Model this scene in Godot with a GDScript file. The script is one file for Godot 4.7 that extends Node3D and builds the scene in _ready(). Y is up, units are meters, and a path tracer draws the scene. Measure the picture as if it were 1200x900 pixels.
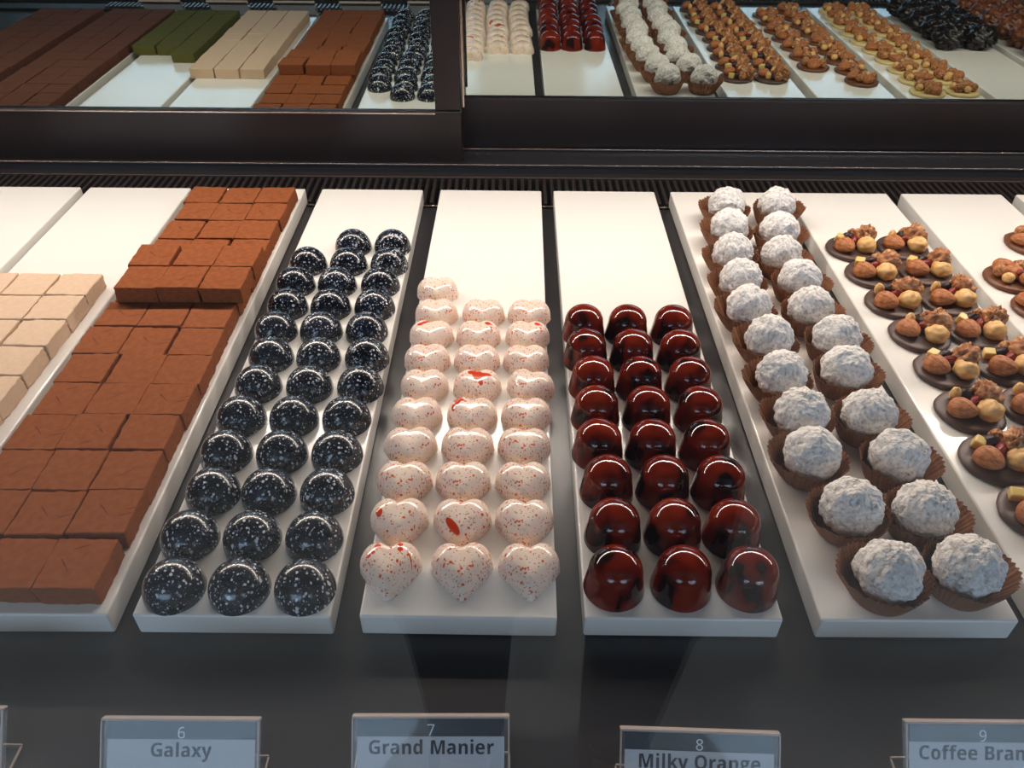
extends Node3D
# A chocolate shop's refrigerated display: white boards of bonbons in front of mirrored sliding doors, seen through the front glass.
# x right, y up, z towards the viewer. TOP is the height of the boards' upper face, DECK that of the black deck that they lie on.

const DECK := 0.80
const THICK := 0.0156
const TOP := DECK + THICK
const BACK := -0.7256
const FRONT := -0.2330
const MIRROR_LEFT := -0.797
const MIRROR_RIGHT := -0.840

var rng := RandomNumberGenerator.new()
var taken := {}
var mats := {}


# ---------------------------------------------------------------- meshes
class Shape:
	var v := PackedVector3Array()
	var n := PackedVector3Array()
	var t := PackedVector2Array()
	var ix := PackedInt32Array()

	# a sheet of (nu+1) x (nv+1) points; f(u, v) gives the place, g(u, v) the texture place; loops over u when wrap is set
	func sheet(nu: int, nv: int, wrap: bool, f: Callable, g = null, flip := false) -> void:
		var b := v.size()
		var w := nu + 1
		var acc := PackedVector3Array()
		acc.resize(w * (nv + 1))
		for j in nv + 1:
			for i in w:
				var u := float(i) / nu
				var k := float(j) / nv
				v.append(f.call(0.0 if wrap and i == nu else u, k))
				t.append(g.call(u, k) if g != null else Vector2(u, k))
		for j in nv:
			for i in nu:
				var a := j * w + i
				var c := a + w
				for tri in [[a, a + 1, c], [a + 1, c + 1, c]]:
					var p: int = tri[0]
					var q: int = tri[2] if flip else tri[1]
					var r: int = tri[1] if flip else tri[2]
					ix.append_array([b + p, b + q, b + r])
					var fn := (v[b + r] - v[b + p]).cross(v[b + q] - v[b + p])
					acc[p] += fn
					acc[q] += fn
					acc[r] += fn
		if wrap:
			for j in nv + 1:
				var s := acc[j * w] + acc[j * w + nu]
				acc[j * w] = s
				acc[j * w + nu] = s
		for k in acc.size():
			n.append(acc[k].normalized() if acc[k].length() > 1e-14 else Vector3.UP)

	# a lathed profile of (radius, height) from the outside top down or bottom up; map "polar" lays the texture on as seen from above
	func lathe(profile: Array, segments: int, polar := false, wobble = null) -> void:
		var m := profile.size() - 1
		var far := 0.0
		var arc := [0.0]
		for j in m:
			far += (profile[j + 1] as Vector2).distance_to(profile[j])
			arc.append(far)
		var f := func(u: float, k: float) -> Vector3:
			var p: Vector2 = profile[int(round(k * m))]
			var a := u * TAU
			var q := 1.0 if wobble == null else float(wobble.call(a))
			return Vector3(cos(a) * p.x * q, p.y, sin(a) * p.x * q)
		var g := func(u: float, k: float) -> Vector2:
			var s: float = arc[int(round(k * m))] / far
			return Vector2(0.5 + 0.49 * s * cos(u * TAU), 0.5 + 0.49 * s * sin(u * TAU)) if polar else Vector2(u, s)
		sheet(segments, m, true, f, g, true)

	# a box with rounded edges; steps are further cuts across each face, bend moves its points
	func box(at: Vector3, size: Vector3, r: float, steps := 0, bend = null, basis := Basis.IDENTITY, half_round := 3) -> void:
		var h := size / 2.0
		r = minf(r, minf(h.x, minf(h.y, h.z)) * 0.98)
		for axis in 3:
			for side in [-1.0, 1.0]:
				var a := (axis + 1) % 3
				var c := (axis + 2) % 3
				var la := _cuts(h[a], r, steps, half_round)
				var lc := _cuts(h[c], r, steps, half_round)
				var b := v.size()
				for q in lc:
					for p in la:
						var raw := Vector3.ZERO
						raw[axis] = h[axis] * side
						raw[a] = p
						raw[c] = q
						var core := Vector3(clampf(raw.x, -h.x + r, h.x - r), clampf(raw.y, -h.y + r, h.y - r), clampf(raw.z, -h.z + r, h.z - r))
						var o := (raw - core).normalized()
						var place := core + o * r
						if bend != null:
							place = bend.call(place)
						v.append(at + basis * place)
						n.append(basis * o)
						var uv := Vector2(p / h[a] * 0.5 + 0.5, q / h[c] * 0.5 + 0.5)
						if axis == 0:
							uv = Vector2(uv.y, uv.x)
						if axis == 1:
							uv = Vector2(uv.y, uv.x)
						t.append(Vector2(uv.x * 0.5, uv.y) if axis == 1 and side > 0.0 else Vector2(0.5 + uv.x * 0.5, uv.y))
				var w := la.size()
				for j in lc.size() - 1:
					for i in w - 1:
						var k := b + j * w + i
						if side > 0.0:
							ix.append_array([k, k + w, k + 1, k + 1, k + w, k + w + 1])
						else:
							ix.append_array([k, k + 1, k + w, k + 1, k + w + 1, k + w])

	func _cuts(h: float, r: float, steps: int, half_round: int) -> Array:
		var out := []
		for i in half_round:
			out.append(-h + r * (1.0 - cos(PI / 2 * i / half_round)) if half_round > 1 else -h)
		out.append(-h + r)
		for i in steps:
			out.append(lerpf(-h + r, h - r, float(i + 1) / (steps + 1)))
		out.append(h - r)
		for i in half_round:
			out.append(-out[half_round - 1 - i])
		return out

	func done() -> ArrayMesh:
		var arrays := []
		arrays.resize(Mesh.ARRAY_MAX)
		arrays[Mesh.ARRAY_VERTEX] = v
		arrays[Mesh.ARRAY_NORMAL] = n
		arrays[Mesh.ARRAY_TEX_UV] = t
		arrays[Mesh.ARRAY_INDEX] = ix
		var m := ArrayMesh.new()
		m.add_surface_from_arrays(Mesh.PRIMITIVE_TRIANGLES, arrays)
		return m


func box_mesh(size: Vector3, r := 0.001, half_round := 2) -> ArrayMesh:
	var s := Shape.new()
	s.box(Vector3.ZERO, size, r, 0, null, Basis.IDENTITY, half_round)
	return s.done()


# a ball pushed in and out by noise
func lump(size: Vector3, rough: float, freq: float, seed_: int, nu := 24, nv := 14, ridged := false, fine := 0.0) -> ArrayMesh:
	var z := FastNoiseLite.new()
	z.seed = seed_
	z.noise_type = FastNoiseLite.TYPE_SIMPLEX_SMOOTH
	z.frequency = freq
	z.fractal_type = FastNoiseLite.FRACTAL_RIDGED if ridged else FastNoiseLite.FRACTAL_FBM
	z.fractal_octaves = 3
	var s := Shape.new()
	var f := func(u: float, k: float) -> Vector3:
		var a := u * TAU
		var e := PI * (k - 0.5)
		var d := Vector3(cos(e) * cos(a), sin(e), cos(e) * sin(a))
		var w := 1.0 + rough * z.get_noise_3dv(d) + fine * z.get_noise_3dv(d * 5.3)
		return d * w * size / 2.0
	s.sheet(nu, nv, true, f, null, false)
	return s.done()


# ---------------------------------------------------------------- nodes
func numbered(called: String) -> String:
	taken[called] = taken.get(called, -1) + 1
	return called if taken[called] == 0 else "%s_%03d" % [called, taken[called]]


func tag(o: Node, label := "", category := "", group := "", kind := "") -> Node:
	if label: o.set_meta("label", label)
	if category: o.set_meta("category", category)
	if group: o.set_meta("group", group)
	if kind: o.set_meta("kind", kind)
	return o


func piece(called: String, mesh: Mesh, m: Material, parent: Node = null, at := Vector3.ZERO, turn := Vector3.ZERO) -> MeshInstance3D:
	var o := MeshInstance3D.new()
	o.mesh = mesh
	o.material_override = m
	o.position = at
	o.rotation = turn
	o.cast_shadow = GeometryInstance3D.SHADOW_CASTING_SETTING_ON
	if parent == null:
		o.name = numbered(called)
		add_child(o)
	else:
		o.name = called
		parent.add_child(o, true)
	return o


func thing(called: String, label: String, category: String, at: Vector3, turn := 0.0, group := "") -> Node3D:
	var o := Node3D.new()
	o.name = numbered(called)
	add_child(o)
	o.position = at
	o.rotation.y = turn
	tag(o, label, category, group)
	return o


func copy(source: Node3D, called: String, label: String, at: Vector3, turn := 0.0, group := "") -> Node3D:
	var o: Node3D = source.duplicate()
	o.name = numbered(called)
	add_child(o)
	o.position = at
	o.rotation.y = turn
	tag(o, label, "", group)
	return o


func nth(k: int) -> String:
	return ["first", "second", "third", "fourth", "fifth", "sixth", "seventh", "eighth", "ninth", "tenth", "eleventh", "twelfth", "thirteenth", "fourteenth", "fifteenth"][k]


func from_front(k: int) -> String:
	return "frontmost" if k == 0 else nth(k) + " from the front"


func from_back(k: int) -> String:
	return "rearmost" if k == 0 else nth(k) + " from the back"


# ---------------------------------------------------------------- materials
func mat(key: String, c: Color, rough := 0.5, more := {}) -> StandardMaterial3D:
	if mats.has(key):
		return mats[key]
	var m := StandardMaterial3D.new()
	m.resource_name = key
	m.albedo_color = c
	m.roughness = rough
	for k in more:
		m.set(k, more[k])
	mats[key] = m
	return m


func rgb(r: int, g: int, b: int) -> Color:
	return Color8(r, g, b)


func noise_tex(side: int, freq: float, seed_: int, stops: Array, colors: Array, octaves := 4, ridged := false, cell := false) -> NoiseTexture2D:
	var z := FastNoiseLite.new()
	z.seed = seed_
	z.frequency = freq
	z.noise_type = FastNoiseLite.TYPE_CELLULAR if cell else FastNoiseLite.TYPE_SIMPLEX_SMOOTH
	z.fractal_type = FastNoiseLite.FRACTAL_RIDGED if ridged else FastNoiseLite.FRACTAL_FBM
	z.fractal_octaves = octaves
	var g := Gradient.new()
	g.offsets = PackedFloat32Array(stops)
	g.colors = PackedColorArray(colors)
	var x := NoiseTexture2D.new()
	x.width = side
	x.height = side
	x.seamless = true
	x.noise = z
	x.color_ramp = g
	return x


func height_tex(side: int, freq: float, seed_: int, octaves := 4) -> NoiseTexture2D:
	return noise_tex(side, freq, seed_, [0.0, 1.0], [Color.BLACK, Color.WHITE], octaves)


# an image on which spots of paint are dropped
func dot(im: Image, x: float, y: float, r: float, c: Color, squash := 1.0, tilt := 0.0) -> void:
	var w := im.get_width()
	var reach := int(ceil(r * maxf(squash, 1.0) + 1.0))
	for j in range(maxi(0, int(y) - reach), mini(im.get_height(), int(y) + reach + 1)):
		for i in range(maxi(0, int(x) - reach), mini(w, int(x) + reach + 1)):
			var d := Vector2(i + 0.5 - x, j + 0.5 - y).rotated(-tilt)
			d.x /= squash
			var cover := clampf(r - d.length() + 0.5, 0.0, 1.0) * c.a
			if cover > 0.0:
				im.set_pixel(i, j, im.get_pixel(i, j).lerp(Color(c.r, c.g, c.b), cover))


func blot(im: Image, x: float, y: float, r: float, c: Color) -> void:
	for k in 9:
		var a := rng.randf() * TAU
		var d := r * rng.randf_range(0.2, 1.25)
		dot(im, x + cos(a) * d, y + sin(a) * d, r * rng.randf_range(0.22, 0.55), c, rng.randf_range(1.0, 1.6), a)
	dot(im, x, y, r * 0.75, c, 1.2, rng.randf() * TAU)


func speckled_sheet() -> ImageTexture:
	var side := 512
	var im := Image.create(side, side, false, Image.FORMAT_RGB8)
	im.fill(rgb(11, 14, 25))
	for k in 10:
		dot(im, rng.randf() * side, rng.randf() * side, rng.randf_range(30, 90), Color(0.10, 0.125, 0.19, 0.35))
	var heavy := rng.randf_range(0.7, 1.35)
	for k in int(620 * heavy):
		dot(im, rng.randf() * side, rng.randf() * side, rng.randf_range(1.3, 3.2), Color(0.86, 0.88, 0.90, rng.randf_range(0.4, 1.0)), rng.randf_range(1.0, 1.5), rng.randf() * TAU)
	for k in int(160 * heavy):
		dot(im, rng.randf() * side, rng.randf() * side, rng.randf_range(3.4, 7.0), Color(0.90, 0.91, 0.93, rng.randf_range(0.75, 1.0)), rng.randf_range(1.0, 1.5), rng.randf() * TAU)
	for k in rng.randi_range(5, 18):
		dot(im, rng.randf() * side, rng.randf() * side, rng.randf_range(6.5, 12.5), Color(0.86, 0.87, 0.89, 0.95), rng.randf_range(1.0, 1.3), rng.randf() * TAU)
	return ImageTexture.create_from_image(im)


# orange-red splashes on white; style: 0 sparse, 1 plain, 2 dense, then the ones with a large mark of their own
func heart_sheet(style: int) -> ImageTexture:
	var side := 320
	var im := Image.create(side, side, false, Image.FORMAT_RGB8)
	im.fill(rgb(243, 223, 207))
	var red := Color(0.82, 0.24, 0.09, 0.95)
	for k in [420, 700, 960, 740, 640, 540, 540, 700, 700, 640][style]:
		dot(im, rng.randf() * side, rng.randf() * side, rng.randf_range(0.8, 1.9), Color(0.68, 0.24, 0.12, rng.randf_range(0.35, 0.9)), rng.randf_range(1.0, 1.8), rng.randf() * TAU)
	for k in [28, 60, 140, 90, 76, 40, 30, 60, 60, 80][style]:
		dot(im, rng.randf() * side, rng.randf() * side, rng.randf_range(1.7, 4.0), Color(red.r, red.g, red.b, rng.randf_range(0.6, 0.95)), rng.randf_range(1.0, 1.8), rng.randf() * TAU)
	match style:
		3:
			blot(im, 164, 153, 26, red)
			dot(im, 170, 184, 9, red, 2.6, 1.4)
		4:
			blot(im, 107, 125, 17, red)
			dot(im, 97, 164, 9, red, 1.6, 1.4)
		5:
			dot(im, 132, 139, 9, red, 2.6, -0.5)
			dot(im, 118, 147, 11, red)
			dot(im, 153, 131, 8, red)
		6:
			dot(im, 105, 164, 11, red, 1.5, 1.3)
		7:
			dot(im, 198, 139, 12, red)
			dot(im, 212, 167, 5, red, 2.0, 1.1)
		8:
			dot(im, 136, 216, 12, red, 3.0, 1.0)
		9:
			for p in [[126, 128, 10], [158, 112, 8], [190, 122, 8], [192, 140, 8], [104, 158, 7], [116, 150, 6]]:
				dot(im, p[0], p[1], p[2], red)
			dot(im, 223, 166, 2, red, 14.0, 1.1)
	return ImageTexture.create_from_image(im)


# cocoa on a cut square: the left half is the top with its fine cracks, the right half the rougher sides
func cocoa_sheet(base: Color, crack: Color, cracks: int, seed_: int, grain := 1.0) -> ImageTexture:
	var im := Image.create(512, 256, false, Image.FORMAT_RGB8)
	var z := FastNoiseLite.new()
	z.seed = seed_
	z.frequency = 0.02
	z.fractal_octaves = 5
	for j in 256:
		for i in 512:
			var w := z.get_noise_2d(i, j) * 0.10 * grain + z.get_noise_2d(i * 4.0 + 900.0, j * 4.0) * 0.06 * grain
			im.set_pixel(i, j, Color(base.r * (1.0 + w), base.g * (1.0 + w * 1.2), base.b * (1.0 + w * 1.4)))
	for k in cracks:
		var p := Vector2(rng.randf_range(30, 220), rng.randf_range(30, 220))
		var d := Vector2.from_angle([-0.5, -0.65, 0.8, -0.4][rng.randi() % 4] + rng.randf_range(-0.15, 0.15))
		for q in int(rng.randf_range(40, 110)):
			p += d * 1.2 + Vector2(0, rng.randf_range(-0.5, 0.5))
			if p.x < 4 or p.x > 250 or p.y < 4 or p.y > 250:
				break
			dot(im, p.x, p.y, 1.2 + 0.6 * sin(q * 0.06), Color(crack.r, crack.g, crack.b, 0.8))
	for k in 40:
		dot(im, rng.randf_range(262, 506), rng.randf() * 256, rng.randf_range(1, 5), Color(crack.r, crack.g, crack.b, 0.35), 2.0, rng.randf() * TAU)
	return ImageTexture.create_from_image(im)


# ---------------------------------------------------------------- setting out
func _ready() -> void:
	rng.seed = 20240611

	# camera, sky, daylight and exposure
	var cam := Camera3D.new()
	cam.name = "camera"
	cam.position = Vector3(0, TOP + 0.34, 0)
	cam.rotation = Vector3(deg_to_rad(-38.968), deg_to_rad(-0.132), deg_to_rad(0.511))
	cam.fov = rad_to_deg(2.0 * atan(450.0 / 920.0))
	cam.near = 0.02
	cam.far = 60.0
	cam.current = true
	add_child(cam)
	var env := Environment.new()
	env.background_mode = Environment.BG_COLOR
	env.background_color = Color(0.62, 0.74, 0.86)
	env.background_energy_multiplier = 1.2
	env.ambient_light_source = Environment.AMBIENT_SOURCE_BG
	env.tonemap_mode = Environment.TONE_MAPPER_LINEAR
	env.tonemap_exposure = 1.0
	env.sdfgi_enabled = true
	env.ssao_enabled = true
	env.ssil_enabled = true
	var around := WorldEnvironment.new()
	around.name = "surroundings"
	around.environment = env
	add_child(around)
	area("window_daylight", Vector3(0.0, 1.45, 3.30), Vector3(0.0, 0.9, -0.4), Vector2(5.3, 2.2), Color(0.73, 0.87, 1.0), 14.0)
	area("case_lamp_light", Vector3(0.1, TOP + 0.2922, -0.6905), Vector3(0.1, TOP - 0.3078, 0.0245), Vector2(2.0, 0.010), Color(1.0, 0.945, 0.89), 0.70)

	room()
	case_shell()
	boards()
	cocoa_squares()
	domes()
	hearts()
	truffles()
	nut_discs()
	clusters()
	signs()
	photographer()


func area(called: String, at: Vector3, towards: Vector3, size: Vector2, c: Color, energy: float) -> void:
	var l := AreaLight3D.new()
	l.name = called
	l.area_size = size
	l.light_color = c
	l.light_energy = energy
	l.set("area_range", 30.0)
	l.set("area_attenuation", 2.0)
	l.area_normalize_energy = true
	l.shadow_enabled = true
	add_child(l)
	l.look_at_from_position(at, towards, Vector3.FORWARD if absf((towards - at).normalized().y) > 0.9 else Vector3.UP)


func room() -> void:
	var wall := mat("shop wall", rgb(150, 146, 140), 0.8)
	var dark := mat("shop dark wall", rgb(70, 62, 56), 0.7)
	var floor_m := mat("shop floor", rgb(182, 172, 160), 0.5)
	tag(piece("floor", box_mesh(Vector3(6.2, 0.1, 6.4), 0.002), floor_m, null, Vector3(0, -0.05, 0.6)), "", "", "", "structure")
	tag(piece("ceiling", box_mesh(Vector3(6.2, 0.1, 6.4), 0.002), wall, null, Vector3(0, 2.85, 0.6)), "", "", "", "structure")
	tag(piece("wall_back", box_mesh(Vector3(6.2, 2.8, 0.1), 0.002), dark, null, Vector3(0, 1.4, -2.55)), "", "", "", "structure")
	tag(piece("wall_left", box_mesh(Vector3(0.1, 2.8, 6.4), 0.002), dark, null, Vector3(-3.05, 1.4, 0.6)), "", "", "", "structure")
	tag(piece("wall_right", box_mesh(Vector3(0.1, 2.8, 6.4), 0.002), dark, null, Vector3(3.05, 1.4, 0.6)), "", "", "", "structure")
	# the shop front behind the viewer: a wall with a wide window in it
	var front := thing("wall_front", "", "", Vector3(0, 0, 3.75))
	tag(front, "", "", "", "structure")
	piece("wall_panel", box_mesh(Vector3(6.2, 0.35, 0.1), 0.002), wall, front, Vector3(0, 0.175, 0))
	piece("wall_panel", box_mesh(Vector3(6.2, 0.25, 0.1), 0.002), wall, front, Vector3(0, 2.675, 0))
	piece("wall_panel", box_mesh(Vector3(0.4, 2.2, 0.1), 0.002), wall, front, Vector3(-2.9, 1.45, 0))
	piece("wall_panel", box_mesh(Vector3(0.4, 2.2, 0.1), 0.002), wall, front, Vector3(2.9, 1.45, 0))
	var win := thing("window_1", "", "", Vector3(0, 1.45, 3.75))
	tag(win, "", "", "", "structure")
	var metal := mat("window frame", rgb(40, 38, 38), 0.4)
	for x in [-2.67, -0.90, 0.90, 2.67]:
		piece("window_frame", box_mesh(Vector3(0.06, 2.2, 0.06), 0.004), metal, win, Vector3(x, 0, 0))
	for y in [-1.08, 1.08]:
		piece("window_frame", box_mesh(Vector3(5.38, 0.06, 0.055), 0.004), metal, win, Vector3(0, y, 0))
	var glass := mat("window glass", Color(0.9, 0.95, 1.0, 0.02), 0.02, {"transparency": BaseMaterial3D.TRANSPARENCY_ALPHA})
	for x in [-1.79, 0.0, 1.79]:
		piece("window_pane", box_mesh(Vector3(1.72, 2.08, 0.008), 0.001), glass, win, Vector3(x, 0, 0))
	# recessed lamps in a row over the customers' side
	for k in 6:
		downlight(Vector3(-1.45 + 0.55 * k, 2.80, 0.28), k)
	# a dark counter along the other side of the aisle
	var wood := mat("dark wood", rgb(46, 36, 30), 0.5)
	var bench := thing("back_counter", "dark wooden counter across the aisle behind the viewer", "counter", Vector3(0, 0, 1.75))
	piece("body", box_mesh(Vector3(5.0, 1.02, 0.45), 0.004), wood, bench, Vector3(0, 0.51, 0))
	piece("worktop", box_mesh(Vector3(5.06, 0.04, 0.52), 0.004), wood, bench, Vector3(0, 1.04, 0))


func downlight(at: Vector3, k: int) -> void:
	var lamp := thing("ceiling_downlight", "small round ceiling downlight over the aisle, %s from the left" % nth(k), "ceiling light", at, 0.0, "ceiling downlights")
	var ring := Shape.new()
	ring.lathe([Vector2(0.034, 0.0), Vector2(0.034, -0.010), Vector2(0.055, -0.012), Vector2(0.056, -0.004), Vector2(0.056, 0.0)], 28)
	piece("trim_ring", ring.done(), mat("lamp ring", rgb(200, 198, 194), 0.4), lamp)
	var face := CylinderMesh.new()
	face.top_radius = 0.032
	face.bottom_radius = 0.032
	face.height = 0.004
	piece("lens", face, mat("downlight glow", rgb(250, 250, 250), 0.5, {"emission_enabled": true, "emission": Color(0.9, 0.95, 1.0), "emission_energy_multiplier": 4.0}), lamp, Vector3(0, -0.006, 0))
	var l := SpotLight3D.new()
	l.name = "downlight_beam"
	l.light_color = Color(0.88, 0.94, 1.0)
	l.light_energy = 0.5
	l.light_size = 0.03
	l.spot_angle = 36.0
	l.spot_angle_attenuation = 0.6
	l.spot_range = 12.0
	l.spot_attenuation = 2.0
	l.shadow_enabled = true
	l.position = Vector3(0, -0.045, 0)
	l.rotation.x = -PI / 2
	lamp.add_child(l)


func case_shell() -> void:
	var black := mat("case black", rgb(48, 46, 48), 0.30, {"metallic_specular": 0.5})
	var brown := mat("case brown", rgb(56, 47, 45), 0.42)
	var slat_m := mat("grille brown", rgb(58, 49, 46), 0.4, {"metallic": 0.3})
	var steel := mat("edge steel", rgb(190, 172, 160), 0.25, {"metallic": 0.9})
	var mirror := mat("mirror", rgb(166, 175, 170), 0.012, {"metallic": 1.0})
	var frame := mat("door frame brown", rgb(40, 28, 25), 0.35, {"metallic": 0.35})
	var o := thing("display_case", "dark brown refrigerated display case with mirrored sliding doors along its back", "display case", Vector3(0, 0, 0))
	var mid := 0.1
	var wide := 2.3
	piece("counter_body", box_mesh(Vector3(wide, DECK - 0.05, 0.78), 0.004), brown, o, Vector3(mid, (DECK - 0.05) / 2.0, -0.49))
	piece("deck", box_mesh(Vector3(wide, 0.05, 0.576), 0.001), black, o, Vector3(mid, DECK - 0.0254, -0.4305))
	piece("deck_edge_strip", box_mesh(Vector3(wide, 0.0016, 0.0022), 0.0004), steel, o, Vector3(mid, DECK - 0.0011, -0.7240))
	piece("grille_well", box_mesh(Vector3(wide, 0.01, 0.09), 0.001), mat("well black", rgb(12, 11, 11), 0.6), o, Vector3(mid, DECK - 0.040, -0.765))
	var grille := Node3D.new()
	grille.name = "vent_grille"
	o.add_child(grille, true)
	var slat := box_mesh(Vector3(0.0036, 0.012, 0.056), 0.0006)
	for k in 200:
		var x := -0.80 + k * 0.00765
		if x < 0.74:
			piece("slat", slat, slat_m, grille, Vector3(x, DECK - 0.0042, -0.7556))
	piece("lip", box_mesh(Vector3(wide, 0.012, 0.012), 0.0015), slat_m, grille, Vector3(mid, DECK - 0.0025, -0.7885))
	# ledge with the two door tracks
	piece("track_ledge", box_mesh(Vector3(wide, 0.03, 0.092), 0.0012), black, o, Vector3(mid, TOP - 0.003 - 0.015, -0.8385))
	piece("track_edge_strip", box_mesh(Vector3(wide, 0.0016, 0.0016), 0.0004), steel, o, Vector3(mid, TOP - 0.0028, -0.7922))
	# sliding doors: the left one runs in front
	for side in 2:
		var door := Node3D.new()
		door.name = "sliding_door"
		o.add_child(door, true)
		var mz := MIRROR_LEFT if side == 0 else MIRROR_RIGHT
		var x0 := -1.05 if side == 0 else -0.10
		var x1 := -0.0520 if side == 0 else 1.25
		var stile := 0.0265
		var low := TOP - 0.002
		var sill := TOP + 0.0535
		var head := TOP + 0.268
		piece("bottom_rail", box_mesh(Vector3(x1 - x0, sill - low, 0.024), 0.002), frame, door, Vector3((x0 + x1) / 2, (sill + low) / 2, mz - 0.0075))
		piece("top_rail", box_mesh(Vector3(x1 - x0, 0.04, 0.024), 0.002), frame, door, Vector3((x0 + x1) / 2, head + 0.02, mz - 0.0075))
		for x in [x0 + stile / 2, x1 - stile / 2]:
			piece("stile", box_mesh(Vector3(stile, head - sill - 0.0004, 0.024), 0.002), frame, door, Vector3(x, (head + sill) / 2, mz - 0.0075))
		piece("mirror_pane", box_mesh(Vector3(x1 - x0 - 2 * stile, head - sill, 0.004), 0.0003, 1), mirror, door, Vector3((x0 + x1) / 2, (head + sill) / 2, mz - 0.002))
		piece("glazing_strip", box_mesh(Vector3(x1 - x0 - 2 * stile, 0.0016, 0.0016), 0.0004), steel if side == 0 else slat_m, door, Vector3((x0 + x1) / 2, sill - 0.0022, mz + 0.0046))
		if side == 1:
			piece("foot_strip", box_mesh(Vector3(x1 - x0, 0.0016, 0.0016), 0.0004), steel, door, Vector3((x0 + x1) / 2, low + 0.001, mz + 0.0092))
		else:
			piece("edge_channel", box_mesh(Vector3(0.0022, head - sill, 0.008), 0.0004), steel, door, Vector3(x1 + 0.0016, (head + sill) / 2, mz - 0.012))
	# upper shelf that carries the strip lamp, end panels and the front glass
	piece("top_plate", box_mesh(Vector3(wide, 0.02, 0.77), 0.002), black, o, Vector3(mid, TOP + 0.405, -0.485))
	piece("upper_shelf", box_mesh(Vector3(wide, 0.022, 0.23), 0.002), black, o, Vector3(mid, TOP + 0.325, -0.745))
	piece("end_panel", box_mesh(Vector3(0.03, 0.46, 0.80), 0.002), black, o, Vector3(mid - wide / 2 - 0.016, DECK + 0.20, -0.49))
	piece("end_panel", box_mesh(Vector3(0.03, 0.46, 0.80), 0.002), black, o, Vector3(mid + wide / 2 + 0.016, DECK + 0.20, -0.49))
	piece("front_vent", box_mesh(Vector3(wide, 0.004, 0.034), 0.001), mat("well black", rgb(12, 11, 11), 0.6), o, Vector3(mid, DECK + 0.0022, -0.127))
	var fv := box_mesh(Vector3(0.0036, 0.004, 0.030), 0.0006)
	for k in 196:
		piece("vent_slat", fv, slat_m, o, Vector3(-0.70 + k * 0.0076, DECK + 0.0058, -0.127))
	var glass := mat("case glass", Color(0.80, 0.86, 0.92, 0.006), 0.01, {"transparency": BaseMaterial3D.TRANSPARENCY_ALPHA})
	piece("front_glass", box_mesh(Vector3(wide, 0.43, 0.006), 0.0006, 1), glass, o, Vector3(mid, DECK + 0.2152, -0.1035))
	# the strip lamp under the shelf
	var lamp := thing("strip_lamp", "long warm white strip lamp under the upper shelf in front of the mirrors", "strip light", Vector3(mid, TOP + 0.3134, -0.695))
	piece("housing", box_mesh(Vector3(2.06, 0.012, 0.034), 0.001), steel, lamp, Vector3(0, -0.006, 0))
	piece("rear_lip", box_mesh(Vector3(2.06, 0.030, 0.003), 0.0006), steel, lamp, Vector3(0, -0.026, -0.0185))
	piece("diffuser", box_mesh(Vector3(2.0, 0.006, 0.016), 0.001), mat("lamp glow", rgb(255, 248, 238), 0.5, {"emission_enabled": true, "emission": Color(1.0, 0.95, 0.905), "emission_energy_multiplier": 4.0}), lamp, Vector3(0, -0.0182, -0.0005), Vector3(deg_to_rad(-50.0), 0, 0))


func boards() -> void:
	var white := mat("white board", rgb(243, 240, 234), 0.16, {"metallic_specular": 0.5})
	var m := Shape.new()
	m.box(Vector3.ZERO, Vector3(0.1, THICK, FRONT - BACK), 0.0014)
	var mesh := m.done()
	for b in [
		[-0.755, 0.0, "white board of dark chocolate squares, farthest left, seen in the left mirror"],
		[-0.641, 0.0, "white board of dark chocolate squares left of the green squares, seen in the mirror"],
		[-0.5266, 0.0, "white board with an empty end left of the cream squares, green squares in mirror"],
		[-0.4178, 0.0, "white board under the cream-coloured chocolate squares"],
		[-0.3045, 0.004, "white board under the brown cocoa-dusted squares"],
		[-0.1881, -0.0037, "white board under the white-speckled navy domes"],
		[-0.0710, -0.0093, "white board under the orange-splashed white hearts"],
		[0.0410, -0.0053, "white board under the dark red domes"],
		[0.1568, 0.0016, "white board under the two columns of powdered truffles"],
		[0.2715, 0.0, "white board under the dark discs topped with almonds and dried fruit"],
		[0.3855, 0.0, "white board under the milk chocolate nut discs at the frame's right edge"],
		[0.4995, 0.0, "white board at the frame's right edge, under the pale nut discs seen in the mirror"],
		[0.6130, 0.0, "white board under the black chocolate clusters, seen in the right mirror"],
		[0.7270, 0.0, "white board under the brown nut clusters, seen at the right mirror's edge"],
	]:
		var l := FRONT - BACK
		var o := piece("serving_board", mesh, white, null, Vector3(b[0] + 0.05 + b[1] * l / 2, TOP - THICK / 2, (FRONT + BACK) / 2), Vector3(0, b[1], 0))
		tag(o, b[2], "board", "white serving boards")


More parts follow.
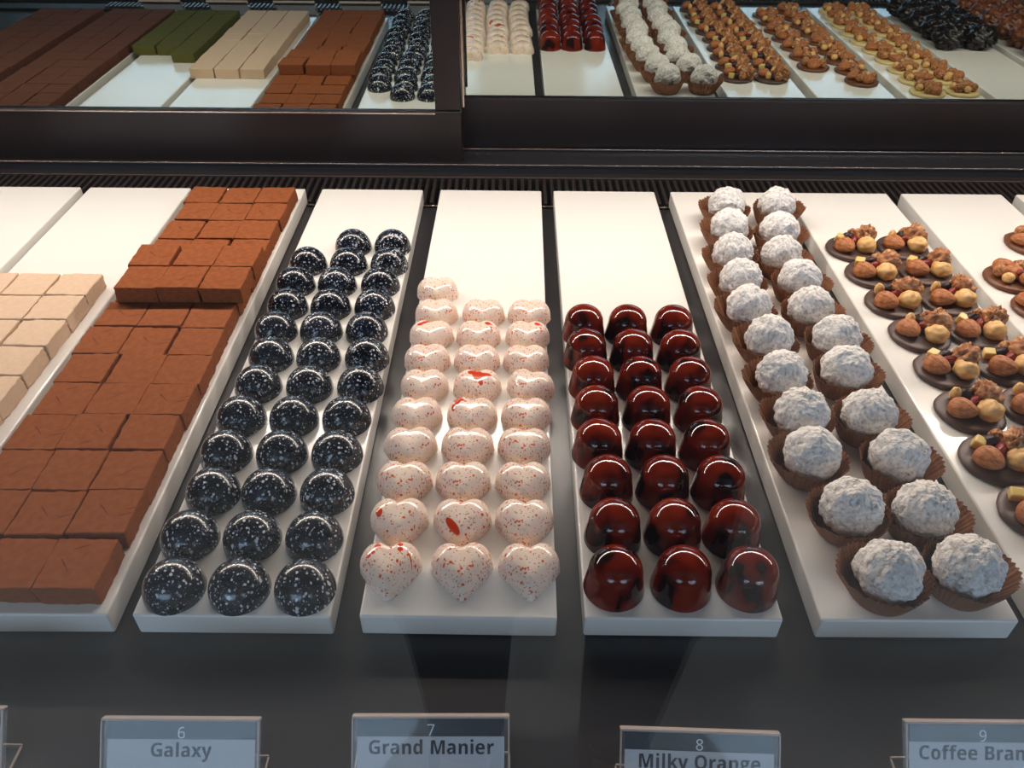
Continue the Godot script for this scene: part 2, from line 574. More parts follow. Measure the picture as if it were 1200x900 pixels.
# ---------------------------------------------------------------- cut squares
func square_mesh(seed_: int, crumb: float) -> ArrayMesh:
	var z := FastNoiseLite.new()
	z.seed = seed_
	z.frequency = 260.0 if seed_ < 80 else 480.0
	z.fractal_octaves = 3
	var skew := Vector2(rng.randf_range(-0.0008, 0.0008), rng.randf_range(-0.0008, 0.0008))
	var size := Vector3(0.0312, 0.013, 0.0319)
	var tilt := Vector2(rng.randf_range(-0.02, 0.02), rng.randf_range(-0.02, 0.02))
	var bend := func(p: Vector3) -> Vector3:
		var up := p.y / size.y + 0.5
		var side := maxf(absf(p.x) / size.x, absf(p.z) / size.z) * 2.0
		var d := z.get_noise_3dv(p)
		var out := Vector3(p.x + skew.x * up, p.y + up * (tilt.x * p.x + tilt.y * p.z), p.z + skew.y * up)
		if side > 0.93:
			out.x += signf(p.x) * d * crumb * (1.0 if absf(p.x) / size.x > absf(p.z) / size.z else 0.3)
			out.z += signf(p.z) * d * crumb * (1.0 if absf(p.z) / size.z > absf(p.x) / size.x else 0.3)
		if up > 0.8:
			out.y += d * minf(crumb, 0.0008) * 0.25
		return out
	var s := Shape.new()
	s.box(Vector3.ZERO, size, 0.0008, 9, bend, Basis.IDENTITY, 2)
	return s.done()


func cocoa_squares() -> void:
	var brown_m := []
	for k in 4:
		brown_m.append(mat("cocoa %d" % k, Color.WHITE, 0.95, {"albedo_texture": cocoa_sheet(rgb(142, 82, 49), rgb(70, 28, 14), [1, 0, 2, 3][k], 20 + k), "metallic_specular": 0.2}))
	var dark_m := mat("cocoa dark", Color.WHITE, 0.9, {"albedo_texture": cocoa_sheet(rgb(104, 64, 48), rgb(48, 24, 18), 1, 31), "metallic_specular": 0.25})
	var cream_m := []
	for k in 2:
		cream_m.append(mat("cream ganache %d" % k, Color.WHITE, 0.8, {"albedo_texture": cocoa_sheet(rgb(218, 188, 160), rgb(204, 170, 132), 0, 41 + k, 0.3), "metallic_specular": 0.3}))
	var green_m := mat("green ganache", Color.WHITE, 0.9, {"albedo_texture": cocoa_sheet(rgb(92, 91, 46), rgb(54, 54, 26), 0, 51), "metallic_specular": 0.2})
	var plain := []
	for k in 6:
		plain.append(square_mesh(60 + k, 0.0009))
	var crumbly := []
	for k in 6:
		crumbly.append(square_mesh(80 + k, [0.0018, 0.0017, 0.0015, 0.0006, 0.0006, 0.0007][k]))
	var cols := ["left", "middle", "right"]
	var half := 0.0065
	# brown squares: fourteen rows, with a second layer of two rows on top
	var fronts := [-0.2390, -0.2735, -0.3057, -0.3388, -0.3704, -0.4012, -0.4336, -0.4668, -0.4995, -0.5325, -0.5655, -0.5990, -0.6338, -0.6672]
	for r in 14:
		for c in 3:
			var x: float = -0.2868 + 0.0322 * c + rng.randf_range(-0.0007, 0.0007) + 0.0015 * sin(r * 1.7) * (1.0 if c < 2 else 0.2)
			var under := " under the raised squares" if r == 8 or r == 9 else ""
			var o := piece("cocoa_square", plain[rng.randi() % 6], brown_m[rng.randi() % 4], null, Vector3(x, TOP + half + (0.0 if under else rng.randf_range(0.0, 0.0004)), fronts[r] - 0.0165 + rng.randf_range(-0.0008, 0.0008)), Vector3(0, rng.randf_range(-0.015, 0.015) + (PI if rng.randf() < 0.25 else 0.0), 0))
			tag(o, "brown cocoa-dusted chocolate square%s, %s column, %s" % [under, cols[c], from_front(r)], "chocolate", "brown cocoa squares")
	for r in 2:
		for c in 3:
			var x: float = [[-0.2815, -0.2496, -0.2172], [-0.2900, -0.2493, -0.2170]][r][c]
			if r == 1:
				x = [-0.2830, -0.2490, -0.2168][c]
			var o := piece("cocoa_square", plain[(r * 3 + c) % 6], brown_m[[1, 0, 1, 3, 1, 1][r * 3 + c]], null, Vector3(x, TOP + 0.0131 + half, [-0.4978, -0.5316][r] - 0.0165 + [0.0, -0.0006, 0.0][c]), Vector3(0, [0.01, -0.015, 0.0][c], 0))
			tag(o, "brown cocoa square of the raised upper layer, %s one of its %s row" % [cols[c], "front" if r == 0 else "back"], "chocolate", "raised cocoa squares")
	# cream squares
	for r in 9:
		for c in 3:
			var o := piece("cream_square", crumbly[rng.randi() % 3 if c == 2 else 3 + rng.randi() % 3], cream_m[rng.randi() % 2], null, Vector3(-0.4072 + 0.0327 * c + rng.randf_range(-0.0006, 0.0006), TOP + half, -0.5243 + 0.0326 * r + rng.randf_range(-0.0005, 0.0005)), Vector3(0, rng.randf_range(-0.012, 0.012), 0))
			tag(o, "cream-coloured white chocolate square, %s column, %s" % [cols[c], from_back(r)], "chocolate", "cream squares")
	# green squares, seen in the mirror
	for r in 7:
		for c in 3:
			if r == 0 and c < 2:
				continue
			var o := piece("green_square", plain[rng.randi() % 6], green_m, null, Vector3(-0.5185 + 0.0328 * c, TOP + half, -0.4595 + 0.0328 * r), Vector3(0, rng.randf_range(-0.02, 0.02), 0))
			tag(o, "green chocolate square seen in the left mirror, %s column, %s" % [cols[c], from_back(r)], "chocolate", "green squares")
	# dark squares on the two boards farther left, seen in the mirror
	for b in 2:
		for r in 14:
			for c in 3:
				var o := piece("dark_cocoa_square", plain[rng.randi() % 6], dark_m, null, Vector3([-0.5905, -0.7045][b] + 0.0326 * (c - 1), TOP + half, -0.686 + 0.0329 * r), Vector3(0, rng.randf_range(-0.012, 0.012), 0))
				tag(o, "dark brown square seen in the mirror, %s block, %s column, %s" % [["nearer", "leftmost"][b], cols[c], from_back(r)], "chocolate", "dark brown squares in the mirror")


# ---------------------------------------------------------------- domes, hearts
func dome_mesh(r: float, h: float, e: float, segments := 48, rows := 18) -> ArrayMesh:
	var profile := []
	for j in rows + 1:
		var a := PI / 2 * (1.0 - float(j) / rows)
		profile.append(Vector2(r * pow(maxf(cos(a), 0.0), 2.0 / e), h * pow(maxf(sin(a), 0.0), 2.0 / e)))
	profile[0] = Vector2(0.0, h)
	profile.append(Vector2(r * 0.985, -0.0))
	var s := Shape.new()
	s.lathe(profile, segments, true)
	return s.done()


func domes() -> void:
	var cols := ["left", "middle", "right"]
	# navy domes: (x of the three columns, z) row by row from the back, in millimetres
	var navy := [[0, -137.7, -103.7, -606.2], [-170.4, -136.5, -102.6, -574.4], [-173.9, -140.4, -105.7, -542.2], [-173.0, -139.6, -105.7, -509.5], [-174.3, -140.9, -107.2, -477.6], [-170.2, -136.5, -102.2, -445.0], [-171.0, -136.4, -102.0, -412.5], [-173.7, -139.7, -105.8, -380.0], [-174.0, -139.9, -106.2, -347.2], [-172.2, -140.0, -106.2, -314.6], [-175.2, -141.1, -107.1, -281.5], [-172.8, -139.2, -105.4, -248.7]]
	var sheets := []
	for k in 8:
		sheets.append(mat("navy speckle %d" % k, Color.WHITE, 0.22, {"albedo_texture": speckled_sheet(), "metallic_specular": 0.5, "clearcoat_enabled": true, "clearcoat": 0.3, "clearcoat_roughness": 0.05}))
	var mesh := dome_mesh(0.0158, 0.0175, 2.1)
	for r in navy.size():
		for c in 3:
			if r == 0 and c == 0:
				continue
			var o := piece("speckled_dome", mesh, sheets[rng.randi() % 8], null, Vector3(navy[r][c] * 0.001, TOP, navy[r][3] * 0.001), Vector3(0, rng.randf() * TAU, 0))
			tag(o, "glossy navy dome chocolate with white speckles, %s column, %s" % [cols[c], from_front(11 - r)], "chocolate", "navy speckled domes")
	# red domes
	var red := [[53.8, 85.8, 119.5, -478.6], [53.2, 86.0, 119.5, -447.1], [55.4, 87.5, 120.7, -415.2], [55.2, 88.4, 121.9, -383.6], [54.0, 86.8, 120.0, -351.3], [56.6, 89.4, 121.9, -319.4], [57.1, 90.0, 122.4, -285.5], [54.6, 89.5, 123.8, -252.7]]
	var reds := []
	for k in 6:
		var tex := noise_tex(256, [0.006, 0.008, 0.005, 0.009, 0.007, 0.006][k], 300 + k * 7, [0.0, 0.24, 0.40, 0.56, 1.0], [rgb(22, 8, 6), rgb(44, 12, 7), rgb(98, 22, 8), rgb(112, 29, 10), rgb(130, 42, 16)], 3)
		reds.append(mat("red marble %d" % k, Color.WHITE, 0.085, {"albedo_texture": tex, "metallic_specular": 0.5}))
	var outline := []
	for j in 13:
		var a := PI / 2 * (1.0 - j / 12.0)
		outline.append(Vector2(0.0141 * pow(cos(a), 0.90), 0.0122 + 0.0126 * pow(sin(a), 0.90)))
	outline[0] = Vector2(0, 0.0248)
	outline.append_array([Vector2(0.0146, 0.0095), Vector2(0.0151, 0.0062), Vector2(0.0156, 0.0028), Vector2(0.0160, 0.0004), Vector2(0.0159, 0.0)])
	var thimble := Shape.new()
	thimble.lathe(outline, 48, true)
	var tall := thimble.done()
	for r in red.size():
		for c in 3:
			var o := piece("red_dome", tall, reds[rng.randi() % 6], null, Vector3(red[r][c] * 0.001, TOP, red[r][3] * 0.001), Vector3(0, rng.randf() * TAU, 0))
			tag(o, "tall glossy dark red dome chocolate, %s column, %s" % [cols[c], from_front(7 - r)], "chocolate", "dark red domes")


func heart_mesh() -> ArrayMesh:
	var half := [Vector2(0, -10.6), Vector2(2.6, -11.9), Vector2(6.0, -14.2), Vector2(9.6, -14.9), Vector2(13.5, -12.6), Vector2(16.0, -7.6), Vector2(16.2, -2.4), Vector2(13.4, 2.8), Vector2(9.0, 8.2), Vector2(4.2, 13.6), Vector2(0, 16.8)]
	var ring := half.duplicate()
	for k in range(half.size() - 2, 0, -1):
		ring.append(Vector2(-half[k].x, half[k].y))
	var count := ring.size()
	var out := []
	for k in count:
		for q in 5:
			out.append((ring[k] as Vector2).cubic_interpolate(ring[(k + 1) % count], ring[(k - 1 + count) % count], ring[(k + 2) % count], q / 5.0) * 0.001)
	var steps := out.size()
	var mid := Vector2(0.0, -0.0016)
	var s := Shape.new()
	var f := func(u: float, k: float) -> Vector3:
		var p: Vector2 = (out[int(round(u * steps)) % steps] as Vector2) - mid
		var a := PI / 2 * k
		var w := pow(sin(a), 0.55)
		var round_ := p.normalized() * 0.0138
		var q: Vector2 = mid + round_.lerp(p, clampf(0.62 + 0.38 * w, 0.0, 1.0)) * w
		var h := pow(maxf(cos(a), 0.0), 0.80) * 0.0146
		if k > 0.995:
			q = mid + p * 1.012
		return Vector3(q.x, h, q.y)
	var arc := [0.0]
	for j in 20:
		var was := Vector2(0.015 * pow(sin(PI / 2 * j / 20.0), 0.55), pow(cos(PI / 2 * j / 20.0), 0.80) * 0.0146)
		var is_ := Vector2(0.015 * pow(sin(PI / 2 * (j + 1) / 20.0), 0.55), pow(maxf(cos(PI / 2 * (j + 1) / 20.0), 0.0), 0.80) * 0.0146)
		arc.append(arc[j] + was.distance_to(is_))
	var g := func(u: float, k: float) -> Vector2:
		var p: Vector2 = out[int(round(u * steps)) % steps]
		return Vector2(0.5, 0.5) + (p - mid) / 0.037 * (float(arc[int(round(k * 20))]) / float(arc[20]))
	s.sheet(steps, 20, true, f, g, true)
	return s.done()


func hearts() -> void:
	var cols := ["left", "middle", "right"]
	var at := [[-58.6, 0, 0, -531.9], [-56.8, -21.3, 13.8, -500.0], [-58.5, -23.8, 12.1, -471.0], [-58.8, -23.9, 11.1, -441.4], [-58.3, -22.3, 12.6, -412.4], [-60.6, -25.0, 10.5, -383.0], [-61.5, -26.5, 8.6, -354.0], [-62.3, -27.5, 7.8, -324.1], [-61.7, -26.5, 8.1, -294.4], [-62.8, -25.0, 10.7, -262.9]]
	# which sheet each one wears, and the words for those with a mark of their own
	var worn := [[1, 0, 0], [0, 1, 1], [5, 7, 7], [1, 1, 1], [0, 3, 1], [0, 4, 1], [0, 1, 2], [2, 1, 1], [6, 8, 1], [9, 2, 1]]
	var marks := {3: " with a large red blot", 4: " with red blots at one side", 5: " with a slanting red streak", 6: " with one oval red spot", 7: " with a round red spot", 8: " with a red streak at its tip", 9: " with many red spots", 2: " densely sprinkled orange"}
	var skins := []
	for k in 10:
		skins.append(mat("heart skin %d" % k, Color.WHITE, 0.14, {"albedo_texture": heart_sheet(k), "metallic_specular": 0.45, "clearcoat_enabled": true, "clearcoat": 0.2, "clearcoat_roughness": 0.04, "subsurf_scatter_enabled": true, "subsurf_scatter_strength": 0.25}))
	var mesh := heart_mesh()
	for r in at.size():
		for c in 3:
			if r == 0 and c > 0:
				continue
			var k: int = worn[r][c]
			var turn: float = -0.25 if r == 4 and c == 2 else rng.randf_range(-0.05, 0.05)
			var o := piece("heart_chocolate", mesh, skins[k], null, Vector3(at[r][c] * 0.001, TOP, at[r][3] * 0.001 + 0.0035), Vector3(0, turn, 0))
			tag(o, "white heart chocolate%s, %s column, %s" % [marks.get(k, " lightly flecked orange"), cols[c], from_front(9 - r)], "chocolate", "orange-splashed white hearts")


# ---------------------------------------------------------------- truffles in paper cups
func cup_mesh(seed_: int) -> ArrayMesh:
	var z := FastNoiseLite.new()
	z.seed = seed_
	z.frequency = 0.9
	var pleats := 50
	var nu := pleats * 4
	var wall := func(u: float, k: float, off: float) -> Vector3:
		var a := u * TAU
		var outward := clampf(-cos(a), 0.0, 1.0)   # the free side splays out
		var rim := 0.0204 + 0.0052 * pow(outward, 2.0) + 0.0012 * z.get_noise_2d(cos(a) * 2.0, sin(a) * 2.0) + 0.0008 * clampf(cos(a), 0.0, 1.0)
		var r := lerpf(0.0150, rim, pow(k, 0.85))
		r += 0.00060 * (0.25 + 0.75 * k) * (absf(fposmod(u * pleats, 1.0) - 0.5) * 4.0 - 1.0)
		var h := 0.0155 + 0.0022 * z.get_noise_2d(cos(a) * 3.0 + 9.0, sin(a) * 3.0) + 0.0010 * outward
		var y := h * k + 0.0004 * k * (absf(fposmod(u * pleats, 1.0) - 0.5) * 4.0 - 1.0)
		return Vector3(cos(a) * (r - off), y + 0.0002, sin(a) * (r - off))
	var s := Shape.new()
	s.sheet(nu, 6, true, func(u, k): return wall.call(u, k, 0.0), null, false)
	s.sheet(nu, 6, true, func(u, k): return wall.call(u, k, 0.00025), null, true)
	s.sheet(nu, 1, true, func(u, k): return wall.call(u, 1.0, 0.00025 * k), null, false)
	s.sheet(nu, 1, true, func(u, k): return Vector3(wall.call(u, 0.0, 0.0).x * k, 0.0002, wall.call(u, 0.0, 0.0).z * k), null, false)
	s.sheet(nu, 1, true, func(u, k): return Vector3(wall.call(u, 0.0, 0.00025).x * k, 0.0005, wall.call(u, 0.0, 0.00025).z * k), null, true)
	return s.done()


func truffles() -> void:
	var at := [[[196.4, -660.9], [242.2, -661.0]], [[189.5, -617.5], [231.6, -612.4]], [[182.7, -573.3], [222.9, -571.0]], [[179.8, -531.5], [226.8, -532.2]], [[177.5, -492.5], [223.4, -491.4]], [[182.4, -452.2], [230.3, -454.0]], [[180.1, -410.4], [225.5, -417.3]], [[182.5, -371.5], [224.8, -371.1]], [[178.7, -335.6], [229.0, -334.1]], [[188.0, -293.4], [227.6, -291.4]], [[192.4, -250.2], [234.0, -253.5]]]
	var paper := mat("cup paper", Color.WHITE, 0.75, {"albedo_texture": noise_tex(256, 0.03, 71, [0.0, 0.5, 1.0], [rgb(118, 74, 48), rgb(142, 92, 61), rgb(160, 108, 74)]), "backlight_enabled": true, "backlight": Color(0.22, 0.11, 0.06)})
	var powders := []
	for k in 3:
		powders.append(mat("powder %d" % k, Color.WHITE, 1.0, {"albedo_texture": noise_tex(512, 0.022, 81 + k, [0.0, 0.28, 0.40, 0.52, 1.0], [rgb(146, 134, 128), rgb(194, 185, 179), rgb(228, 223, 219), rgb(238, 235, 232), rgb(244, 242, 240)], 6), "metallic_specular": 0.15, "uv1_triplanar": true, "uv1_scale": Vector3(26, 26, 26), "heightmap_enabled": true, "heightmap_scale": 0.14, "heightmap_texture": height_tex(512, 0.02, 91 + k, 5)}))
	var balls := []
	for k in 6:
		balls.append(lump(Vector3(0.0326, 0.0322, 0.0326), 0.14, [1.6, 2.0, 1.3, 1.8, 2.2, 1.5][k], 100 + k, 56, 36, false, 0.05))
	var cups := []
	for k in 4:
		cups.append(cup_mesh(110 + k))
	for r in 11:
		for c in 2:
			var p: Array = at[r][c]
			var where := "%s column, %s" % [["left", "right"][c], from_front(10 - r)]
			var base := Vector3(p[0] * 0.001, TOP, p[1] * 0.001)
			var cup := piece("paper_cup", cups[rng.randi() % 4], paper, null, base, Vector3(0, (PI if c == 1 else 0.0) + rng.randf_range(-0.35, 0.35), 0))
			tag(cup, "pleated brown paper cup under a powdered truffle, %s" % where, "paper cup", "brown paper cups")
			var ball := piece("truffle", balls[rng.randi() % 6], powders[rng.randi() % 3], null, base + Vector3(0, 0.0174, 0), Vector3(PI / 2 + rng.randf_range(-0.4, 0.4), rng.randf() * TAU, 0))
			tag(ball, "round truffle dusted with white powder in a brown cup, %s" % where, "truffle", "powdered truffles")


# ---------------------------------------------------------------- discs with nuts
func almond_mesh() -> ArrayMesh:
	var s := Shape.new()
	var f := func(u: float, k: float) -> Vector3:
		var a := u * TAU
		var x := -cos(PI * k)
		var w := sqrt(maxf(0.0, 1.0 - x * x)) * (1.0 - 0.28 * x)
		var groove := 1.0 + 0.035 * sin(a * 9.0 + 0.6 * sin(k * 9.0))
		return Vector3(x * 0.0092, sin(a) * w * 0.0056 * groove, cos(a) * w * 0.0076 * groove)
	s.sheet(40, 18, true, f, func(u, k): return Vector2(u * 3.0, k), false)
	return s.done()


func disc_mesh(r: float, h: float, seed_: int) -> ArrayMesh:
	var z := FastNoiseLite.new()
	z.seed = seed_
	z.frequency = 0.7
	var profile := [Vector2(0, h), Vector2(r * 0.5, h), Vector2(r * 0.84, h * 0.98), Vector2(r * 0.93, h * 0.90), Vector2(r * 0.985, h * 0.70), Vector2(r, h * 0.45), Vector2(r * 0.985, h * 0.18), Vector2(r * 0.95, 0.0), Vector2(0, 0)]
	var s := Shape.new()
	s.lathe(profile, 44, true, func(a): return 1.0 + 0.05 * z.get_noise_2d(cos(a) * 1.5, sin(a) * 1.5))
	return s.done()


# one disc with its toppings, built round the origin; kind 0 dark, 1 milk, 2 white
func nut_disc(kind: int, seed_: int) -> Node3D:
	var o := Node3D.new()
	var chocolate: StandardMaterial3D = [mat("dark disc", rgb(82, 60, 52), 0.45), mat("milk disc", rgb(112, 66, 40), 0.45), mat("white disc", rgb(222, 200, 140), 0.45)][kind]
	var brown := mat("almond skin", Color.WHITE, 0.6, {"albedo_texture": noise_tex(128, 0.05, 121, [0.0, 0.5, 1.0], [rgb(128, 68, 34), rgb(178, 106, 56), rgb(206, 140, 84)])})
	var pale := mat("macadamia", Color.WHITE, 0.5, {"albedo_texture": noise_tex(128, 0.03, 122, [0.0, 0.5, 1.0], [rgb(196, 138, 74), rgb(228, 178, 108), rgb(240, 206, 150)])})
	var walnut := mat("walnut", Color.WHITE, 0.65, {"albedo_texture": noise_tex(128, 0.04, 123, [0.0, 0.45, 1.0], [rgb(98, 50, 26), rgb(176, 112, 64), rgb(232, 200, 156)])})
	var raisin := mat("raisin", rgb(44, 20, 20), 0.45)
	var berry := mat("cranberry", rgb(132, 28, 18), 0.4)
	var cube := mat("candied peel", rgb(228, 196, 116), 0.35, {"subsurf_scatter_enabled": true, "subsurf_scatter_strength": 0.2})
	var hazel := mat("hazelnut", Color.WHITE, 0.55, {"albedo_texture": noise_tex(128, 0.05, 124, [0.0, 0.5, 1.0], [rgb(120, 66, 34), rgb(176, 114, 62), rgb(222, 180, 122)])})
	var own := RandomNumberGenerator.new()
	own.seed = seed_
	piece("disc", disc_mesh(0.0219, 0.0042, seed_), chocolate, o)
	var y := 0.0042
	var j := func(s: float) -> float: return own.randf_range(-s, s)
	if kind == 0:
		piece("almond", almond_mesh(), brown, o, Vector3(-0.0088 + j.call(0.0015), y + 0.0042, 0.0034 + j.call(0.002)), Vector3(0.35 + j.call(0.2), -0.75 + j.call(0.6), 0.1))
		piece("macadamia", lump(Vector3(0.0168, 0.0142, 0.0160), 0.18, 1.2, seed_ + 1, 24, 16), pale, o, Vector3(0.0082 + j.call(0.001), y + 0.0046, 0.0068 + j.call(0.001)), Vector3(0, j.call(3.0), j.call(0.3)))
		piece("walnut_piece", lump(Vector3(0.0190, 0.0180, 0.0140), 0.55, 2.3, seed_ + 2, 28, 18, true), walnut, o, Vector3(0.0115 + j.call(0.001), y + 0.0050, -0.0060 + j.call(0.001)), Vector3(j.call(0.5), j.call(3.0), 0.5))
		piece("raisin", lump(Vector3(0.0116, 0.0082, 0.0078), 0.22, 3.0, seed_ + 3, 20, 12, true), raisin, o, Vector3(0.0012 + j.call(0.002), y + 0.0036, -0.0110 + j.call(0.001)), Vector3(0, j.call(1.0), j.call(0.4)))
		piece("cranberry", lump(Vector3(0.0128, 0.0062, 0.0064), 0.22, 3.0, seed_ + 4, 20, 12, true), berry, o, Vector3(0.0030 + j.call(0.001), y + 0.0052, -0.0028), Vector3(0, 0.4 + j.call(0.6), j.call(0.3)))
		if own.randf() < 0.6:
			piece("candied_peel", box_mesh(Vector3(0.0076, 0.0066, 0.0070), 0.0012), cube, o, Vector3(-0.0062 + j.call(0.002), y + 0.0030, -0.0112), Vector3(0.2, j.call(1.0), 0.1))
		else:
			piece("cashew_piece", lump(Vector3(0.0078, 0.0112, 0.0070), 0.2, 1.6, seed_ + 5, 16, 12), pale, o, Vector3(-0.0066 + j.call(0.002), y + 0.0042, -0.0108), Vector3(j.call(0.4), j.call(2.0), 0.2))
		if own.randf() < 0.5:
			piece("walnut_piece", lump(Vector3(0.0094, 0.0104, 0.0084), 0.4, 2.6, seed_ + 6, 20, 14, true), walnut, o, Vector3(0.0062, y + 0.0040, -0.0142), Vector3(j.call(0.5), j.call(3.0), 0.0))
	else:
		for k in 7:
			var a: float = k * TAU / 6.0 + j.call(0.25)
			var d := 0.0118 if k < 6 else 0.0
			var p := Vector3(cos(a) * d, y + 0.0036, sin(a) * d)
			match (k * 5 + seed_) % 4:
				0: piece("hazelnut", lump(Vector3(0.0112, 0.0106, 0.0112), 0.08, 1.4, seed_ + k, 18, 12), hazel, o, p + Vector3(0, 0.0012, 0), Vector3(j.call(1.0), j.call(3.0), 0))
				1: piece("almond", almond_mesh(), brown, o, p, Vector3(j.call(0.2), j.call(3.0), 0.1))
				2: piece("walnut_piece", lump(Vector3(0.0120, 0.0100, 0.0096), 0.42, 2.4, seed_ + k, 22, 14, true), walnut, o, p + Vector3(0, 0.0008, 0), Vector3(j.call(0.6), j.call(3.0), 0))
				3: piece("macadamia", lump(Vector3(0.0098, 0.0088, 0.0094), 0.12, 1.4, seed_ + k, 18, 12), pale, o, p, Vector3(0, j.call(3.0), 0))
		if kind == 1:
			piece("cranberry", lump(Vector3(0.0092, 0.0046, 0.0050), 0.22, 3.0, seed_ + 4, 16, 10, true), berry, o, Vector3(0.002, y + 0.0070, -0.004), Vector3(0, j.call(1.0), 0))
	return o


func set_discs(called: String, what: String, kind: int, variants: int, spots: Array, group: String) -> void:
	var made := []
	for k in variants:
		made.append(nut_disc(kind, 500 + kind * 100 + k * 11))
	for s in spots.size():
		var p: Array = spots[s]
		var source: Node3D = made[s % variants]
		var o: Node3D = source.duplicate()
		o.name = numbered(called)
		add_child(o)
		o.position = Vector3(p[0] * 0.001, TOP, p[1] * 0.001)
		o.rotation.y = rng.randf_range(-0.18, 0.18) if kind == 0 else rng.randf() * TAU
		tag(o, "%s, %s column, %s" % [what, p[2], from_back(p[3])], "chocolate", group)
	for m in made:
		m.free()


func nut_discs() -> void:
	var spots := []
	var xa := [297.3, 300.0, 301.3, 304.5, 306.5, 302.9, 299.0, 302.1, 301.0]
	var za := [-608.9, -566.2, -522.5, -479.2, -436.1, -392.2, -346.4, -303.4, -259.0]
	for k in 9:
		spots.append([xa[k], za[k], "left", k])
	var xb := [342.4, 345.3, 346.1, 348.5, 350.6, 348.2, 345.0, 347.5, 346.6]
	var zb := [-611.5, -569.5, -526.0, -482.6, -440.0, -396.2, -350.0, -306.0, -262.0]
	for k in 9:
		spots.append([xb[k], zb[k], "right", k])
	set_discs("fruit_and_nut_disc", "dark chocolate disc with almond and dried fruit", 0, 6, spots, "dark fruit and nut discs")
	spots = []
	for k in 9:
		spots.append([460.2 + 1.5 * sin(k * 2.0), -620.6 + 44.6 * k, "right", k])
	for k in 7:
		spots.append([413.8 + 1.5 * sin(k * 1.3), -560.8 + 44.6 * k, "left", k])
	set_discs("milk_nut_disc", "milk chocolate disc covered with mixed nuts", 1, 4, spots, "milk chocolate nut discs")
	spots = []
	for k in 10:
		spots.append([531.0 + 4.0 * sin(k * 0.8), -661.0 + 44.4 * k, "left", k])
	for k in 10:
		spots.append([576.5 + 1.5 * sin(k * 1.4), -657.0 + 44.4 * k, "right", k])
	set_discs("pale_nut_disc", "white chocolate nut disc seen in the right mirror", 2, 4, spots, "white chocolate nut discs")


func clusters() -> void:
	var black := mat("black cluster", rgb(26, 20, 20), 0.3)
	var brown := mat("brown cluster", Color.WHITE, 0.35, {"albedo_texture": noise_tex(128, 0.05, 131, [0.0, 0.5, 1.0], [rgb(60, 30, 18), rgb(112, 62, 36), rgb(160, 104, 66)])})
	var a := []
	for k in 4:
		a.append(lump(Vector3(0.042, 0.034, 0.042), 0.34, 2.6, 140 + k, 40, 24, false, 0.14))
	for r in 5:
		for c in 2:
			var o := piece("black_cluster", a[rng.randi() % 4], black, null, Vector3(0.6395 + 0.046 * c, TOP + 0.0165, -0.462 + 0.0455 * r), Vector3(0, rng.randf() * TAU, 0))
			tag(o, "black lumpy chocolate cluster seen in the right mirror, %s column, %s" % [["left", "right"][c], from_back(r)], "chocolate", "black chocolate clusters")
	for r in 6:
		for c in 2:
			var o := piece("brown_cluster", a[rng.randi() % 4], brown, null, Vector3(0.7545 + 0.046 * c, TOP + 0.0165, -0.500 + 0.0455 * r), Vector3(0, rng.randf() * TAU, 0))
			tag(o, "brown lumpy nut cluster seen at the right mirror's edge, %s column, %s" % [["left", "right"][c], from_back(r)], "chocolate", "brown nut clusters")


# ---------------------------------------------------------------- name signs
func letters(what: String, size: float, bold: bool) -> TextMesh:
	var f := SystemFont.new()
	f.font_names = PackedStringArray(["Droid Sans"])
	f.font_weight = 700 if bold else 400
	var m := TextMesh.new()
	m.text = what
	m.font = f
	m.font_size = 64
	m.pixel_size = size / 64.0
	m.depth = 0.0001
	m.curve_step = 0.6
	return m


